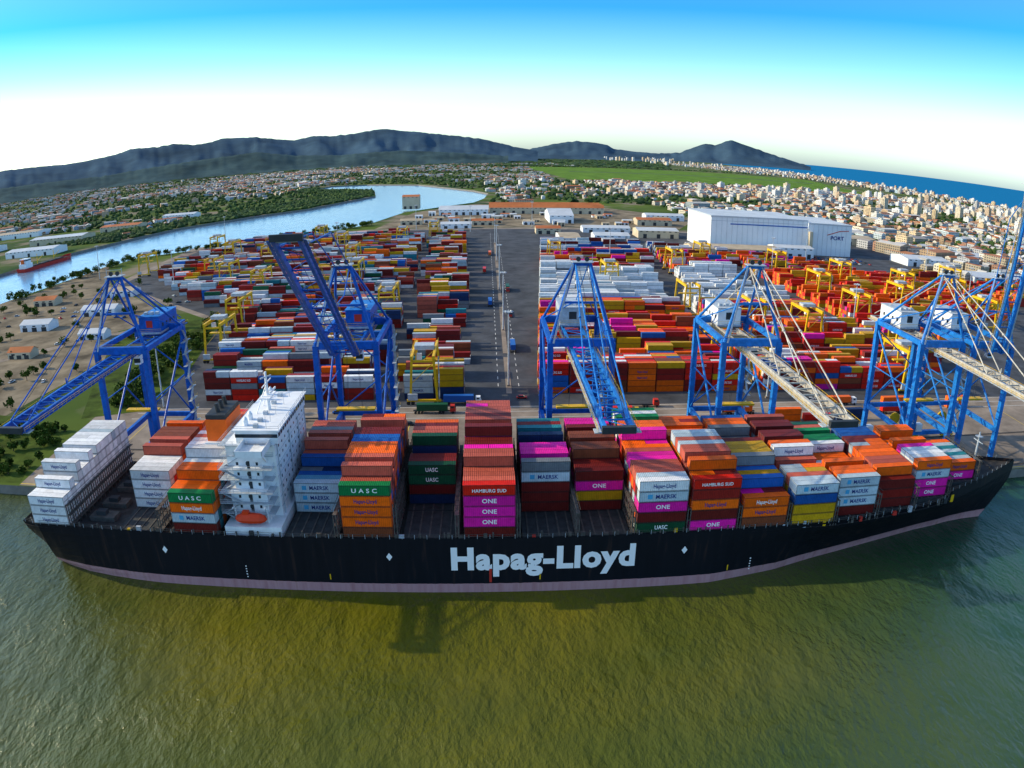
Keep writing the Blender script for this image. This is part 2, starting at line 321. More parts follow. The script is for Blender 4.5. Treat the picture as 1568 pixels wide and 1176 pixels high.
c=mixc(nt,n.outputs['Fac'],(.002,.003,.006),(.010,.012,.018));c=mixc(nt,mth(nt,'MULTIPLY',rust,.7),c,(.06,.03,.02))
bt=mixc(nt,n.outputs['Fac'],(.26,.08,.09),(.58,.36,.37));bt=mixc(nt,rust,bt,(.22,.07,.03))
zz=mth(nt,'ADD',sx.outputs[2],mth(nt,'MULTIPLY',n.outputs['Fac'],.4))
c=mixc(nt,mth(nt,'LESS_THAN',zz,2.8),c,bt);nt.links.new(c,b.inputs['Base Color']);M['hull']=hm
q=B();xs=sorted(set([-130,-127,-124,-120]+list(range(-112,60,8))+list(range(60,168,3))+[165,167,168]));zs=[0,.06,.12,.2,.3,.42,.55,.7,.85,1]
mi=q.mi('hull')
for side in (-1,1):
    base=len(q.v)
    for x in xs:
        for t in zs:
            z=-2+(dz(x)+1.1+2)*t
            wq=itp(HW,x);dd=itp(HD,x);tt=min(1,max(0,z)/DZ);ff=tt**(.55 if x<0 else (1.3 if x>80 else 1))
            sh=6*(1-tt) if x<-129 else (3*(1-tt) if x<-126 else 0)
            if x>138: sh-=(x-138)/30*10*(1-tt)**1.2
            q.v.append((x+sh,YC+side*(wq+(dd-wq)*ff),z))
    m_=len(zs)
    for j in range(len(xs)-1):
        for i in range(m_-1):
            a=base+j*m_+i;f=(a,a+m_,a+m_+1,a+1);q.f.append(f if side<0 else f[::-1]);q.m.append(mi)
nn=len(xs)*len(zs)
for i in range(len(zs)-1): q.f.append((i,i+1,nn+i+1,nn+i));q.m.append(mi)
md=q.mi('deck')
for j in range(len(xs)-1):
    x0,x1=xs[j],xs[j+1];a,b_=itp(HD,x0)-.05,itp(HD,x1)-.05
    q.v+=[(x0,YC-a,dz(x0)),(x1,YC-b_,dz(x1)),(x1,YC+b_,dz(x1)),(x0,YC+a,dz(x0))];i=len(q.v)-4;q.f.append((i,i+1,i+2,i+3));q.m.append(md)
q.done('hull',ship)
q=B();ysd=YC-21.5-.06
q.text('Hapag-Lloyd',-9.5,ysd,7.0,45,6.1,'txtw',.045)
for x in (-84,-24.5,48):
    q.poly([(x,ysd,9.4),(x+.75,ysd,10.5),(x,ysd,11.6),(x-.75,ysd,10.5)],'txtw')
for x in (-62,66): 
    for i in range(5): q.box(x,ysd,3.4+i*.8,x+.35,ysd+.03,3.7+i*.8,'txtw')
q.box(-.3,ysd-.02,3,.3,ysd+.03,7.0,'red')
for x in (-40,12,60): q.box(x,ysd,3.6,x+.3,ysd+.03,5.2,'yellow')
q.done('hull_lettering',ship)
# palette
P=dict(ma=(.15,.012,.010),dr=(.27,.014,.010),og=(.9,.13,.003),rd=(.65,.014,.005),mu=(.56,.31,.006),wh=(.74,.75,.76),mk=(.45,.55,.61),bl=(.01,.10,.38),nv=(.01,.03,.1),te=(.02,.2,.24),mg=(.8,.01,.34),gr=(.004,.22,.06),sa=(.5,.10,.06),gy=(.18,.2,.22),br=(.2,.05,.02),dg=(.006,.08,.035),tn=(.4,.3,.14),lb=(.10,.3,.44))
LAB={'mk':('MAERSK','txtb',.42),'mg':('ONE','txtw',.28),'og':('Hapag-Lloyd','txtb',.45),'gr':('U A S C','txtw',.5),'rd':('HAMBURG SUD','txtw',.65),'wh':('Hapag-Lloyd','txtb',.45),'dg':('UASC','txtw',.26),'te':('CSAV','txtw',.26)}
TH=2.8;BZ=15.8;RW=2.5
bays=[(-125,[(2,3),(2,4),(13,5)],['wh'],['wh','wh','wh','wh','mk'],['wh','wh','wh']),
(-97,[(5,0),(4,4),(3,5),(5,5)],['wh','wh','wh','og','rd','sa'],['og','wh','wh','sa','br'],['wh','wh','wh','wh']),
(-80,[(3,4),(2,5),(12,6)],['og','wh','te','rd','og'],['og','og','wh','wh','sa','og'],['ma','mk','og','gr']),
(-50,[(5,0),(3,3),(3,4),(6,5)],['gy','mk','bl','nv','gy','bl'],['gy','gy','bl','lb','sa'],['mk','mk','mk']),
(-35.3,[(2,5),(6,6),(9,6)],['sa','ma','og','bl','br'],['sa','sa','og','bl','ma','og'],['br','og','og','og','gr']),
(-20.7,[(7,0),(3,4),(2,3),(5,5)],['bl','nv','ma','dg','br'],['sa','og','ma','dg'],['nv','ma','dg','dg']),
(-6.1,[(1,5),(3,5),(3,6),(10,7)],['sa','ma','dr','mg','bl'],['sa','sa','sa','ma','sa'],['ma','mg','mg','mg','rd']),
(8,[(5,0),(5,5),(2,4),(5,5)],['ma','ma','br','nv'],['te','mk','sa','mg','dr'],['ma','ma','ma','mk','gy']),
(21.6,[(5,0),(3,4),(9,5)],['ma','mu','mg','dr'],['ma','sa','ma','br','mg'],['ma','mu','mg','ma']),
(35.3,[(2,5),(4,5),(3,5),(8,6)],['rd','ma','mk','og','mg'],['gr','mk','sa','mg','og','wh'],['dg','ma','mg','mk','wh']),
(48.6,[(2,5),(8,6),(7,5)],['og','dr','mu','og','ma'],['og','og','sa','mk','og','og'],['mg','ma','og','dr','rd']),
(62.2,[(2,3),(3,4),(5,5),(3,4),(4,5)],['ma','bl','og','rd','mg'],['bl','bl','mu','gy','og'],['br','og','og']),
(76,[(2,4),(5,4),(10,5)],['mk','og','mu','bl'],['mk','sa','og','wh','ma'],['mu','mu','bl','mk']),
(89.8,[(2,4),(5,4),(3,3),(7,4)],['mk','gr','og','wh'],['sa','og','og','wh','gr'],['ma','mk','mk','mk']),
(103.6,[(3,3),(14,4)],['ma','dr','og','mk'],['ma','sa','og','bl'],['ma','dr','ma','ma']),
(117.4,[(3,3),(14,4)],['mg','mk','og','wh'],['og','wh','mk','og'],['mg','mg','mk','og']),
(131.2,[(17,2)],['og','rd','te','mk'],['og','mk','te'],['mg','og'])]
arr=[];cols=[];tx=B();hq=B();lq=B()
random.seed(21)
def jit(c): 
    f=U(.72,1.12);return tuple(x*f for x in c)
for bi,(x0,prof,pal,tops,near) in enumerate(bays):
    hs=[]
    for n_,t_ in prof: hs+=[t_]*n_
    hs=hs[:17];x1=x0+12.19;hb=itp(HD,x1+.5);first=True;zb=BZ+(dz(x1)-DZ)
    yy0=YC-min(21.2,hb-.3);yy1=YC+min(21.2,hb-.3)
    for k in range(3):
        a=yy0+(yy1-yy0)*k/3+.15;b_=yy0+(yy1-yy0)*(k+1)/3-.15
        hq.box(x0-.2,a,DZ,x1+.2,b_,zb-.25,'hatch')
        for t in range(5): hq.box(x0+1+t*2.5,a+.2,zb-.25,x0+1.4+t*2.5,b_-.2,zb-.1,'lash')
    for r,t_ in enumerate(hs):
        yc=YC-21.25+RW*(r+.5)
        if abs(yc-YC)+1.2>hb: continue
        if t_ and not first and R()<.2 and r>2: t_-=1
        for t in range(t_):
            if first: c=near[min(t,len(near)-1)]
            else: c=random.choice(pal)
            if t==t_-1 and not first: c=tops[int(r*len(tops)/17+R()*1.6)%len(tops)]
            z=zb+t*TH
            xo=U(-.05,.05)
            if not first and R()<.10:
                for s_ in (0,1): arr.append((x0+s_*6.12,yc-1.2,z,x0+s_*6.12+6.04,yc+1.2,z+TH-.07));cols.append(jit(P[random.choice(pal)]))
                continue
            arr.append((x0+xo,yc-1.2,z,x1+xo,yc+1.2,z+TH-.07));cols.append(jit(P[c]))
            exposed = first or (t>= (hs[r-1] if r else 0))
            if exposed and c in LAB and (first or R()<.35):
                s_,k_,wf=LAB[c]
                if c=='og' and R()<.3:k_='txtw'
                hgt=1.1 if wf<.6 else .85
                tx.text(s_,x0+6.1-6.1*wf+(.6 if c=='mk' else 0),yc-1.235,z+.85,12.19*wf,hgt,k_,.02)
                if c=='mk': tx.poly([(x0+6.1-6.1*wf-1.4,yc-1.235,z+.8),(x0+6.1-6.1*wf-.2,yc-1.235,z+.8),(x0+6.1-6.1*wf-.2,yc-1.235,z+2.0),(x0+6.1-6.1*wf-1.4,yc-1.235,z+2.0)],'lbl')
        if t_: first=False
    xb=x1+.75;top=zb+6.2 if bi not in (4,6) else zb+9
    if bi!=2:
        y=yy0
        while y<=yy1+.1:
            lq.beam((xb-.35,y,dz(xb)),(xb-.35,y,top),.22,.22,'lash');lq.beam((xb+.35,y,dz(xb)),(xb+.35,y,top),.22,.22,'lash');y+=2.5
        for zl in (zb+.2,zb+3.0,zb+6.0):
            lq.box(xb-.5,yy0,zl-.12,xb+.5,yy1,zl,'lash');lq.beam((xb-.5,yy0,zl+1.0),(xb-.5,yy1,zl+1.0),.07,.07,'lash');lq.beam((xb+.5,yy0,zl+1),(xb+.5,yy1,zl+1),.07,.07,'lash')
boxes_mesh('deck_containers',arr,cols,M['cont'],ship)
tx.done('container_lettering',ship);hq.done('hatch_covers',ship);lq.done('lashing_bridges',ship)
q=B()
xx=-129.0
while xx<163:
    hbb=itp(HD,xx);hb2=itp(HD,xx+3);z=dz(xx)+1.1
    for s_ in (-1,1):
        for dz_ in (.5,1.0): q.beam((xx,YC+s_*hbb,z+dz_),(xx+3,YC+s_*hb2,dz(xx+3)+1.1+dz_),.06,.06,'lash')
        q.beam((xx,YC+s_*hbb,z-.2),(xx,YC+s_*hbb,z+1),.08,.08,'ltrim')
    xx+=3
random.seed(5)
for i in range(90):
    x=-127+i*2.9;hbb=itp(HD,x)
    if i%2==0: q.box(x,YC-hbb+.25,DZ,x+.35,YC-hbb+.75,DZ+U(1.8,2.6),'lash')
    if R()<.45: q.box(x+.8,YC-hbb+.2,DZ,x+.8+U(.5,1.3),YC-hbb+.9,DZ+U(1.2,2.3),random.choice(['yellow','ltrim','lash','dark','red']) if R()<.5 else 'lash')
zf=dz(150)
q.cyl((150,YC,zf),(150,YC,zf+12),.45,.25,8,'ltrim');q.beam((150,YC-2.5,zf+9),(150,YC+2.5,zf+9),.2,.2,'ltrim');q.box(149,YC-1,zf+10.5,151,YC+1,zf+10.7,'ltrim')
for s_ in (-1,1):
    q.cyl((147,YC+s_*4-1.5,zf+1.2),(147,YC+s_*4+1.5,zf+1.2),1.1,1.1,10,'dark');q.box(145.5,YC+s_*4-2,zf,148.5,YC+s_*4+2,zf+.5,'lash')
    q.cyl((156,YC+s_*2,zf),(156,YC+s_*2,zf+1),.35,.35,8,'dark');q.cyl((145.6,YC+s_*7,zf),(145.6,YC+s_*7,zf+1),.35,.35,8,'dark')
q.box(144.3,YC-8.5,zf-.2,144.7,YC+8.5,zf+3.2,'lash')
for s_ in (-14,-6,4,12): q.box(-109,YC+s_-2,DZ,-101,YC+s_+2,DZ+1.4,'lash');q.box(-107,YC+s_-1,DZ+1.4,-104,YC+s_+1,DZ+2.6,'dark')
q.done('deck_fittings',ship)
# superstructure
q=B()
q.box(-66,151,DZ,-51,192,DZ+3.0,'white')
q.box(-65,157.5,17.6,-52,188.5,37.0,'white')
q.box(-64,154.2,17.6,-54.5,157.5,26,'white');q.box(-63,155.6,26,-55.5,157.5,31.5,'white')
for k in range(1,8):
    z=17.6+k*2.75-.15
    ys=154.2-1.3 if k<4 else (155.6-.9 if k<6 else 157.0)
    q.box(-66.8,ys,z,-52.6,158,z+.14,'ltrim');q.box(-66.8,158,z,-65,188,z+.14,'ltrim')
    q.box(-52.0,157.5,z,-51.9,188.5,z+.1,'ltrim')
    for d_ in (.5,1.0):
        q.beam((-66.8,ys,z+.16+d_),(-52.6,ys,z+.16+d_),.06,.06,'ltrim');q.beam((-52.6,ys,z+.16+d_),(-52.6,157.5,z+.16+d_),.06,.06,'ltrim')
        q.beam((-66.8,ys,z+.16+d_),(-66.8,188,z+.16+d_),.06,.06,'ltrim')
    for j in range(8): q.beam((-66.8+j*2.02,ys,z),(-66.8+j*2.02,ys,z+1.16),.06,.06,'ltrim')
    if k<7:
        y=160.5
        while y<187:
            q.box(-52.02,y,z+1.2,-51.94,y+.6,z+1.9,'glass');y+=3.1
        yw=157.44 if k>5 else (155.54 if k>2 else 154.14)
        for j in range(3): q.box(-62+j*2.6,yw,z+1.1,-61.4+j*2.6,yw+.1,z+1.9,'glass')
        q.box(-59.2,yw-.02,z+.2,-58.4,yw+.1,z+2.2,'dark')
        s0=-66+(k%2)*5;q.beam((s0,ys+.5,z-2.6),(s0+(5 if k%2==0 else -5),ys+.5,z+.1),.8,.15,'ltrim')
q.box(-62,158,37.0,-51.0,186,40.4,'white')
q.box(-62.1,157.9,38.6,-50.9,186.1,39.5,'glass')
for j in range(15): q.box(-51.0,158+j*2-.15,38.55,-50.85,158+j*2+.15,39.55,'white')
q.box(-62.6,157.4,40.4,-50.4,186.6,40.7,'white')
q.box(-60,150.2,36.6,-53,193,37.0,'white')
for y0,y1 in ((150.2,158),(186,193)):
    q.box(-53.1,y0,37,-53,y1,38.3,'white');q.box(-60,y0,37,-59.9,y1,38.3,'white')
q.box(-60,150.2,37,-53,150.3,38.3,'white');q.box(-60,192.9,37,-53,193,38.3,'white')
for y0 in (153,191): q.beam((-54.5,y0,36.6),(-54.5,y0+(4.5 if y0<170 else -2.5),32.5),.5,.5,'white')
for y in (159,170.5,180,187.6): q.beam((-51.8,y,17.6),(-51.8,y,36.8),.18,.18,'ltrim')
q.cyl((-57,172,40.7),(-57,172,51),.6,.3,8,'white');q.box(-58.5,169,44.5,-55.5,175,44.8,'white');q.beam((-57,168,48),(-57,176,48),.25,.25,'white')
q.beam((-55.5,170,46),(-55.5,174.5,46),.35,.5,'white');q.beam((-58,170.5,49.6),(-56,173.5,49.6),.3,.35,'ltrim')
for a in (-1,1): q.beam((-59.5,172+a*3,40.7),(-57,172+a*.6,47.5),.22,.22,'white')
for y in (161,165,180,184): q.cyl((-60,y,40.7),(-60,y,42.2),.7,.7,10,'white');q.cyl((-60,y,42.2),(-60,y,43),.7,.15,10,'white')
for y in (159,163,168,176,182): q.cyl((-54,y,40.7),(-54,y,44+U(-1,1)),.06,.04,5,'ltrim');q.box(-57.5,y,40.7,-56.3,y+1.1,41.6,'ltrim')
for d_ in (.55,1.1):
    q.beam((-62.6,157.4,40.7+d_),(-50.4,157.4,40.7+d_),.07,.07,'ltrim');q.beam((-50.4,157.4,40.7+d_),(-50.4,186.6,40.7+d_),.07,.07,'ltrim')
for j in range(15): q.beam((-50.4,157.4+j*2.08,40.7),(-50.4,157.4+j*2.08,41.8),.06,.06,'ltrim')
q.box(-76,165,DZ,-67,186,26,'white');q.box(-75,168,26,-67.5,182,33,'white');q.box(-74.5,169,33,-68.5,181,39,'orange');q.box(-74.3,169.2,39,-68.7,180.8,40.2,'dark')
for y in (172,175,178): q.cyl((-71.5,y,40),(-71.8,y,42.5),.6,.6,8,'dark')
q.done('superstructure',ship)
q=B();prof=[(-4.2,.15),(-3.7,.8),(-2.5,1.25),(0,1.4),(2.5,1.25),(3.7,.8),(4.2,.15)];M['lbo']=mat('lifeboat_orange_red',(.7,.05,.01),.4);mo=q.mi('lbo');base=len(q.v)
for x,r in prof:
    for j in range(10):
        t=2*math.pi*j/10;q.v.append((-59+x,152.2+math.cos(t)*r,19.3+math.sin(t)*r*(1.15 if math.sin(t)>0 else .9)))
for i in range(len(prof)-1):
    for j in range(10): a=base+i*10+j;b_=base+i*10+(j+1)%10;q.f.append((a,b_,b_+10,a+10));q.m.append(mo)
q.box(-61,151.6,20.6,-59.3,152.8,21.5,'lbo')
for x in (-63.2,-54.8): q.beam((x,153.6,17.6),(x,153.4,22.2),.35,.35,'white');q.beam((x,153.4,22.2),(x,151.6,22.5),.3,.3,'white');q.beam((x,152.2,22.3),(x,152.2,20.3),.06,.06,'dark')
q.done('lifeboat',ship)
# ------------------------------------------------------------------ ship-to-shore cranes
def sts(X,ang,c='blue',bc=None,house='blue',name='ship_to_shore_crane',L=60,wk='ltrim'):
    bc=bc or c;q=B();Y0,Y1=0,30;hw=9;ZT=46.5
    for y in (Y0,Y1):
        q.box(-hw-2.5,y-.8,1.6,hw+2.5,y+.8,3.2,c)
        for sx in (-1,1):
            for k in range(4):
                xc=sx*hw+(k-1.5)*1.5;q.cyl((xc,y-.35,.55),(xc,y+.35,.55),.5,.5,10,'dark')
            q.box(sx*hw-3.1,y-.5,.7,sx*hw+3.1,y+.5,1.5,'yellow' if c!='blue' else c)
            q.beam((sx*hw,y,3.2),(sx*hw,y,ZT),1.6,1.8,c)
            for z in range(8,46,6): q.box(sx*hw-.95,y-1.05,z,sx*hw+.95,y+1.05,z+.15,c)
        q.beam((-hw,y,ZT),(hw,y,ZT),1.5,2.2,c)
        for h in (.7,1.2): q.beam((-hw,y-.9,ZT+1+h),(hw,y-.9,ZT+1+h),.07,.07,'yellow')
    for sx in (-1,1):
        q.beam((sx*hw,Y0,14.5),(sx*hw,Y1,14.5),1.2,1.7,c)
        q.beam((sx*hw,Y0,ZT),(sx*hw,Y1,ZT),1.2,1.6,c)
        q.cyl((sx*hw,Y0,15),(sx*hw,Y1,44),.38,.38,8,c);q.cyl((sx*hw,Y1,15),(sx*hw,15,30),.3,.3,8,c)
        q.cyl((sx*hw,Y0,ZT),(sx*2.2,Y0+2,69),.55,.5,8,c)
        q.cyl((sx*hw,Y1,ZT),(sx*2.2,Y0+3,69),.42,.4,8,c)
        q.cyl((sx*2.6,Y1+14,ZT),(sx*1.8,Y0+3,69),.17,.17,6,bc)
        q.cyl((sx*hw,Y1,ZT),(sx*2.2,Y0+2,58),.2,.2,6,c)
        q.beam((sx*hw,Y0+.5,30),(sx*hw,Y1,30),.3,.3,c)
    q.beam((-hw,Y1,14.5),(hw,Y1,14.5),1.2,1.6,c)
    q.cyl((-hw,Y1,16),(hw,Y1,30),.25,.25,6,c);q.cyl((hw,Y1,30),(-hw,Y1,44),.25,.25,6,c)
    q.beam((-2.6,Y0+2,69),(2.6,Y0+2,69),1,1,c);q.box(-3,Y0+.5,69.5,3,Y0+4,69.7,'ltrim');q.beam((-5,Y0+1.2,58),(5,Y0+1.2,58),.6,.6,c)
    for s in (-1,1): q.beam((s*2.8,Y0+2,69.7),(s*2.8,Y0+2,72),.15,.15,'ltrim');q.cyl((s*1.2,Y0+1.7,70.4),(s*1.2,Y0+2.2,70.4),.7,.7,10,'dark')
    q.beam((-2.8,Y0+2,71.5),(2.8,Y0+2,71.5),.1,.1,'ltrim')
    q.beam((-hw+.8,Y0-.9,ZT),(-2.8,Y0+1.2,69),.5,.1,'ltrim')
    def girder(p0,p1,n,k,depth=1.7):
        p0=Vector(p0);p1=Vector(p1);d=(p1-p0);up=d.cross(Vector((1,0,0))).normalized()
        if up.z<0: up=-up
        for s in (-1,1):
            o=Vector((s*2.9,0,0));q.beam(p0+o,p1+o,.75,depth,k)
            wo=Vector((s*4.0,0,0))+up*-.4;q.beam(p0+wo,p1+wo,.75,.1,wk)
            for h in (.6,1.1): q.beam(p0+wo+Vector((s*.4,0,0))+up*h,p1+wo+Vector((s*.4,0,0))+up*h,.07,.07,'yellow')
            for i in range(n*2+1):
                b0=p0+d*i/(n*2)+wo+Vector((s*.4,0,0));q.beam(b0,b0+up*1.1,.06,.06,'yellow')
                b1=p0+d*i/(n*2);q.beam(b1+Vector((s*2.9,0,0))-up*.5,b1+wo,.12,.12,k)
        for i in range(n+1):
            c0=p0+d*i/n;q.beam(c0-Vector((2.9,0,0))+up*.6,c0+Vector((2.9,0,0))+up*.6,.3,.35,k)
            if i<n:
                c1=p0+d*(i+1)/n;s=1 if i%2 else -1
                q.beam(c0+Vector((2.9*s,0,0))+up*.7,c1-Vector((2.9*s,0,0))+up*.7,.16,.16,k)
    girder((0,Y0-2,ZT-2),(0,Y1+16,ZT-2),9,bc)
    hinge=Vector((0,Y0-2.4,ZT-2));dirv=Vector((0,-math.cos(ang),math.sin(ang)));tip=hinge+dirv*L
    girder(hinge,tip,13,bc)
    q.box(-3.6,tip.y-.6,tip.z-.6,3.6,tip.y+.6,tip.z+.9,'dark');q.box(-5,tip.y+.6,tip.z-.9,5,tip.y+3,tip.z-.7,'ltrim')
    upv=Vector((0,math.sin(ang),math.cos(ang)))
    for s in (-1,1):
        for fr in (.45,.93):
            at=hinge+dirv*L*fr+Vector((s*2.9,0,0))+upv*1
            ap=Vector((s*2.0,Y0+2,69))
            if ang<.2: q.cyl(at,ap,.2,.2,6,bc);q.cyl((at*.5+ap*.5)-Vector((0,.5,0)),(at*.5+ap*.5)+Vector((0,.5,0)),.35,.35,6,bc)
            else:
                midp=(at+ap)/2+Vector((0,2,-3.0 if fr<.6 else 6));q.cyl(at,midp,.18,.18,6,bc);q.cyl(midp,ap,.18,.18,6,bc)
        at=hinge+dirv*L*.45+Vector((s*2.9,0,0))+upv*1;q.beam(at,at+upv*1.6,.3,.3,bc)
        q.beam(hinge+dirv*L*.93+Vector((s*2.0,0,0))+upv,Vector((s*1.0,Y0+2,68.5)),.1,.1,'dark')
        q.beam(hinge+dirv*L*.93+Vector((s*.8,0,0))-upv*.2,hinge+Vector((s*.8,0,0))-upv*.2,.08,.08,'dark')
    q.box(-4.2,Y1-8,ZT-.6,4.2,Y1+8,ZT+.0,'ltrim');q.box(-4,Y1-7.5,ZT,4,Y1+7.5,ZT+5.2,house)
    q.box(-4.2,Y1-7.7,ZT+5.2,4.2,Y1+7.7,ZT+5.5,'ltrim' if house!='blue' else 'lblue')
    for k in range(4): q.box(-4.05,Y1-5.5+k*3.2,ZT+1.5,4.05,Y1-4.3+k*3.2,ZT+2.7,'dark')
    for k in range(3): q.box(-3+k*2.2,Y1-5,ZT+5.5,-1.8+k*2.2,Y1-3.4,ZT+6.4,'ltrim')
    q.box(-1.2,Y1-7.56,ZT+1.6,1.2,Y1-7.45,ZT+4,'red' if house=='blue' else 'dark')
    for h in (.6,1.2): q.beam((-4.8,Y1-8.2,ZT+h),(4.8,Y1-8.2,ZT+h),.07,.07,'yellow')
    ty=Y0+9;q.box(-3.4,ty-3,ZT-1.9,3.4,ty+3,ZT-1.2,'dark');q.box(2,ty-4.5,ZT-6,4,ty-2,ZT-3.2,'white');q.box(1.95,ty-4.55,ZT-5.4,4.05,ty-4,ZT-4,'glass')
    for s in (-1,1):
        for t in (-1,1): q.beam((s*1.5,ty+t,ZT-2),(s*2.2,ty+t*.6,24),.06,.06,'dark')
    q.box(-6.1,ty-1.2,23.4,6.1,ty+1.2,24,'yellow')
    for i in range(10):
        z=4+i*4.2;a=(i%2)*3-1.5;q.beam((hw+1.6,Y1-2+a,z),(hw+1.6,Y1-2-a,z+4.2),.7,.12,'ltrim');q.box(hw+1,Y1-5.2,z-.05,hw+2.2,Y1+1.2,z+.05,'ltrim')
        for h in (.6,1.1): q.beam((hw+2.2,Y1-5.2,z+h),(hw+2.2,Y1+1.2,z+h),.06,.06,'yellow')
    q.cyl((hw-3,Y1+1.4,8),(hw-3,Y1+1.9,8),2.4,2.4,14,'yellow')
    q.box(-hw+1,Y1-1.3,3.2,-hw+4,Y1+1.3,6.2,house)
    return q.done(name,loc=(X,200,GZ))
sts(-114.5,0,'blue','blue','blue',wk='blue');sts(-41,math.radians(37),'blue','blue','blue',L=66,wk='blue')
sts(27,0,'blue','lblue','ltrim');sts(79,0,'lblue','cream_steel','white');sts(150,0,'lblue','cream_steel','white');sts(173.5,math.radians(80),'lblue','lblue','white')
# ------------------------------------------------------------------ yard containers
def left_lim(y): return float(np.interp(y,[284,442,500,622,832,870],[-133,-168,-230,-318,-290,-215]))
ypal=['ma','ma','dr','dr','mu','rd','wh','mk','bl','nv','te','sa','gy','og','dg','br','wh','ma','dr','wh','mu','mk']
rpal=['mu','mu','rd','og','rd','ma','dr','dr','og','mu','br','rd','wh','og','mg','bl']
random.seed(11);arr=[];cols=[];yt=B()
def block(y0,xa,xb,pal,hmax,gaps,front=False,rows=6):
    x=xa
    while x+12.3<=xb:
        if any(g0-8<x<g1 for g0,g1 in gaps): x+=12.6;continue
        hb=hmax*(.55+.75*(noise.noise(Vector((x*.02,y0*.03,4.2)))+.35))
        for r in range(rows):
            hh=int(round(hb+U(-1.7,1.2)))
            if front and r==0: hh=max(4,min(5,hh+1))
            hh=max(0,min(5,hh))
            runc=random.choice(pal)
            for t in range(hh):
                if R()<.6: runc=random.choice(pal)
                z=GZ+.05+t*2.62;y=y0+r*2.62;xo=U(-.1,.1)
                if R()<.08:
                    for s_ in (0,1): arr.append((x+s_*6.12,y,z,x+s_*6.12+6.04,y+2.44,z+2.56));cols.append(jit(P[random.choice(pal)]))
                    continue
                arr.append((x+xo,y,z,x+xo+12.19,y+2.44,z+2.56));cols.append(jit(P[runc]))
                if r==0 and y0<420 and runc in LAB and R()<.5:
                    s_,k_,wf=LAB[runc];wf*=.8;yt.text(s_,x+6.1-6.1*wf,y-.03-max(0,0),z+.8,12.19*wf,1.0,k_)
        x+=12.6
y=284.0;i=0
while y<850:
    lx=left_lim(y)+10
    pal=ypal if i%4!=3 else ypal+['mu','mu','og']
    block(y,lx,-4-(y-289)*.03,pal,5 if y<600 else 4.2,[(-47-(y-289)*.05,-40-(y-289)*.05)],i==0)
    y+=25.5 if i%3 else 24;i+=1
y=290.0;i=0
while y<760:
    x0=22+(y-292)*.075;x1=float(np.interp(y,[290,474,620,760],[216,400,330,180]))
    if 440<y<590: pal=['wh','wh','wh','mk','wh','wh','wh','gy'] 
    elif y>690: pal=['wh','wh','gy','mk','ma','bl']
    else: pal=rpal
    block(y,x0,x1 if not(440<y<590) else 215,pal,5 if y<430 else 4,[(110+(y-290)*.1,118+(y-290)*.1),(215,225)],i==0)
    if 440<y<590: block(y,235,x1+30,['og','rd','mu','rd','og'],3.6,[])
    y+=25.5;i+=1
for yy in (500,526,552,578): block(yy,365 if yy<560 else 370,560,['og','rd','mu','rd','dr','dg','mu'],3.4,[(430,445)])
for (x,y_,c,h) in [(-100,252,'rd',1),(-84,250,'mu',2),(36,250,'mk',1),(112,252,'og',2),(126,252,'rd',1),(-62,244,'wh',1),(140,250,'nv',2),(205,262,'og',2)]:
    for t in range(h): arr.append((x,y_,GZ+.05+t*2.62,x+12.19,y_+2.44,GZ+2.6+t*2.62));cols.append(P[c])
boxes_mesh('stacked_shipping_containers',arr,cols,M['cont']);yt.done('yard_container_lettering')
NC=len(arr)
# ------------------------------------------------------------------ yard gantry cranes
def rtg():
    q=B();k='yellow'
    for x in (-5.5,5.5):
        for y in (-11.5,11.5):
            q.beam((x,y,1.6),(x*.8,y,19.5),.9,1.0,k)
            for d_ in (-.9,.9): q.cyl((x+d_,y-.4,.8),(x+d_,y+.4,.8),.8,.8,10,'rubber')
        q.beam((x*.8,-12.5,20),(x*.8,12.5,20),1.0,1.6,k)
    for y in (-11.5,11.5):
        q.beam((-7,y,1.9),(7,y,1.9),.9,.8,k);q.beam((-4.4,y,18.5),(4.4,y,18.5),.7,.9,k);q.beam((-5,y,9),(4.5,y,18),.25,.25,k)
    q.box(-4,-3,20.9,4,2.5,22.6,'ltrim');q.box(-3,-5,17.2,-1,-3,19.6,'white');q.box(-6.5,-12.9,2.4,-2.5,-11.9,5,'ltrim')
    for s in (-1,1): q.beam((s*2.5,-.5,20),(s*2.6,-.5,13.5),.08,.08,'dark')
    q.box(-6,-1.5,13,6,.5,13.6,k)
    for i in range(5): q.beam((6.3,-11.5+(i%2)*1.5,2+i*3.6),(6.3,-10+(-1.5)*(i%2),5.6+i*3.6),.5,.1,'ltrim')
    for s in (-1,1):
        for h in (.6,1.1): q.beam((s*4.9,-12.5,20.8+h),(s*4.9,12.5,20.8+h),.07,.07,k)
    return q
rt=rtg();rto=rt.done('rubber_tyred_gantry_crane',loc=(-26,289,GZ))
def inst(o,x,y,rz=0,z=GZ,name=None):
    n_=bpy.data.objects.new(name or o.name.split('.')[0],o.data);n_.location=(x,y,z);n_.rotation_euler=(0,0,rz);sc.collection.objects.link(n_);return n_
for x,y in [(-150,411),(-168,515),(-235,590),(-120,640),(-260,710),(-300,770),(-90,770),(-190,820),(-60,430),(-75,335),(115,340),(128,440),(250,500),(340,520),(197,290),(215,330),(160,600),(-60,830),(-330,650),(300,560),(420,560),(-210,560),(-140,350),(-100,540),(-205,660),(-150,740),(180,370),(240,420),(300,460),(380,500),(60,640),(200,650),(260,610),(155,395),(90,520),(350,420)]: inst(rto,x,y+4)
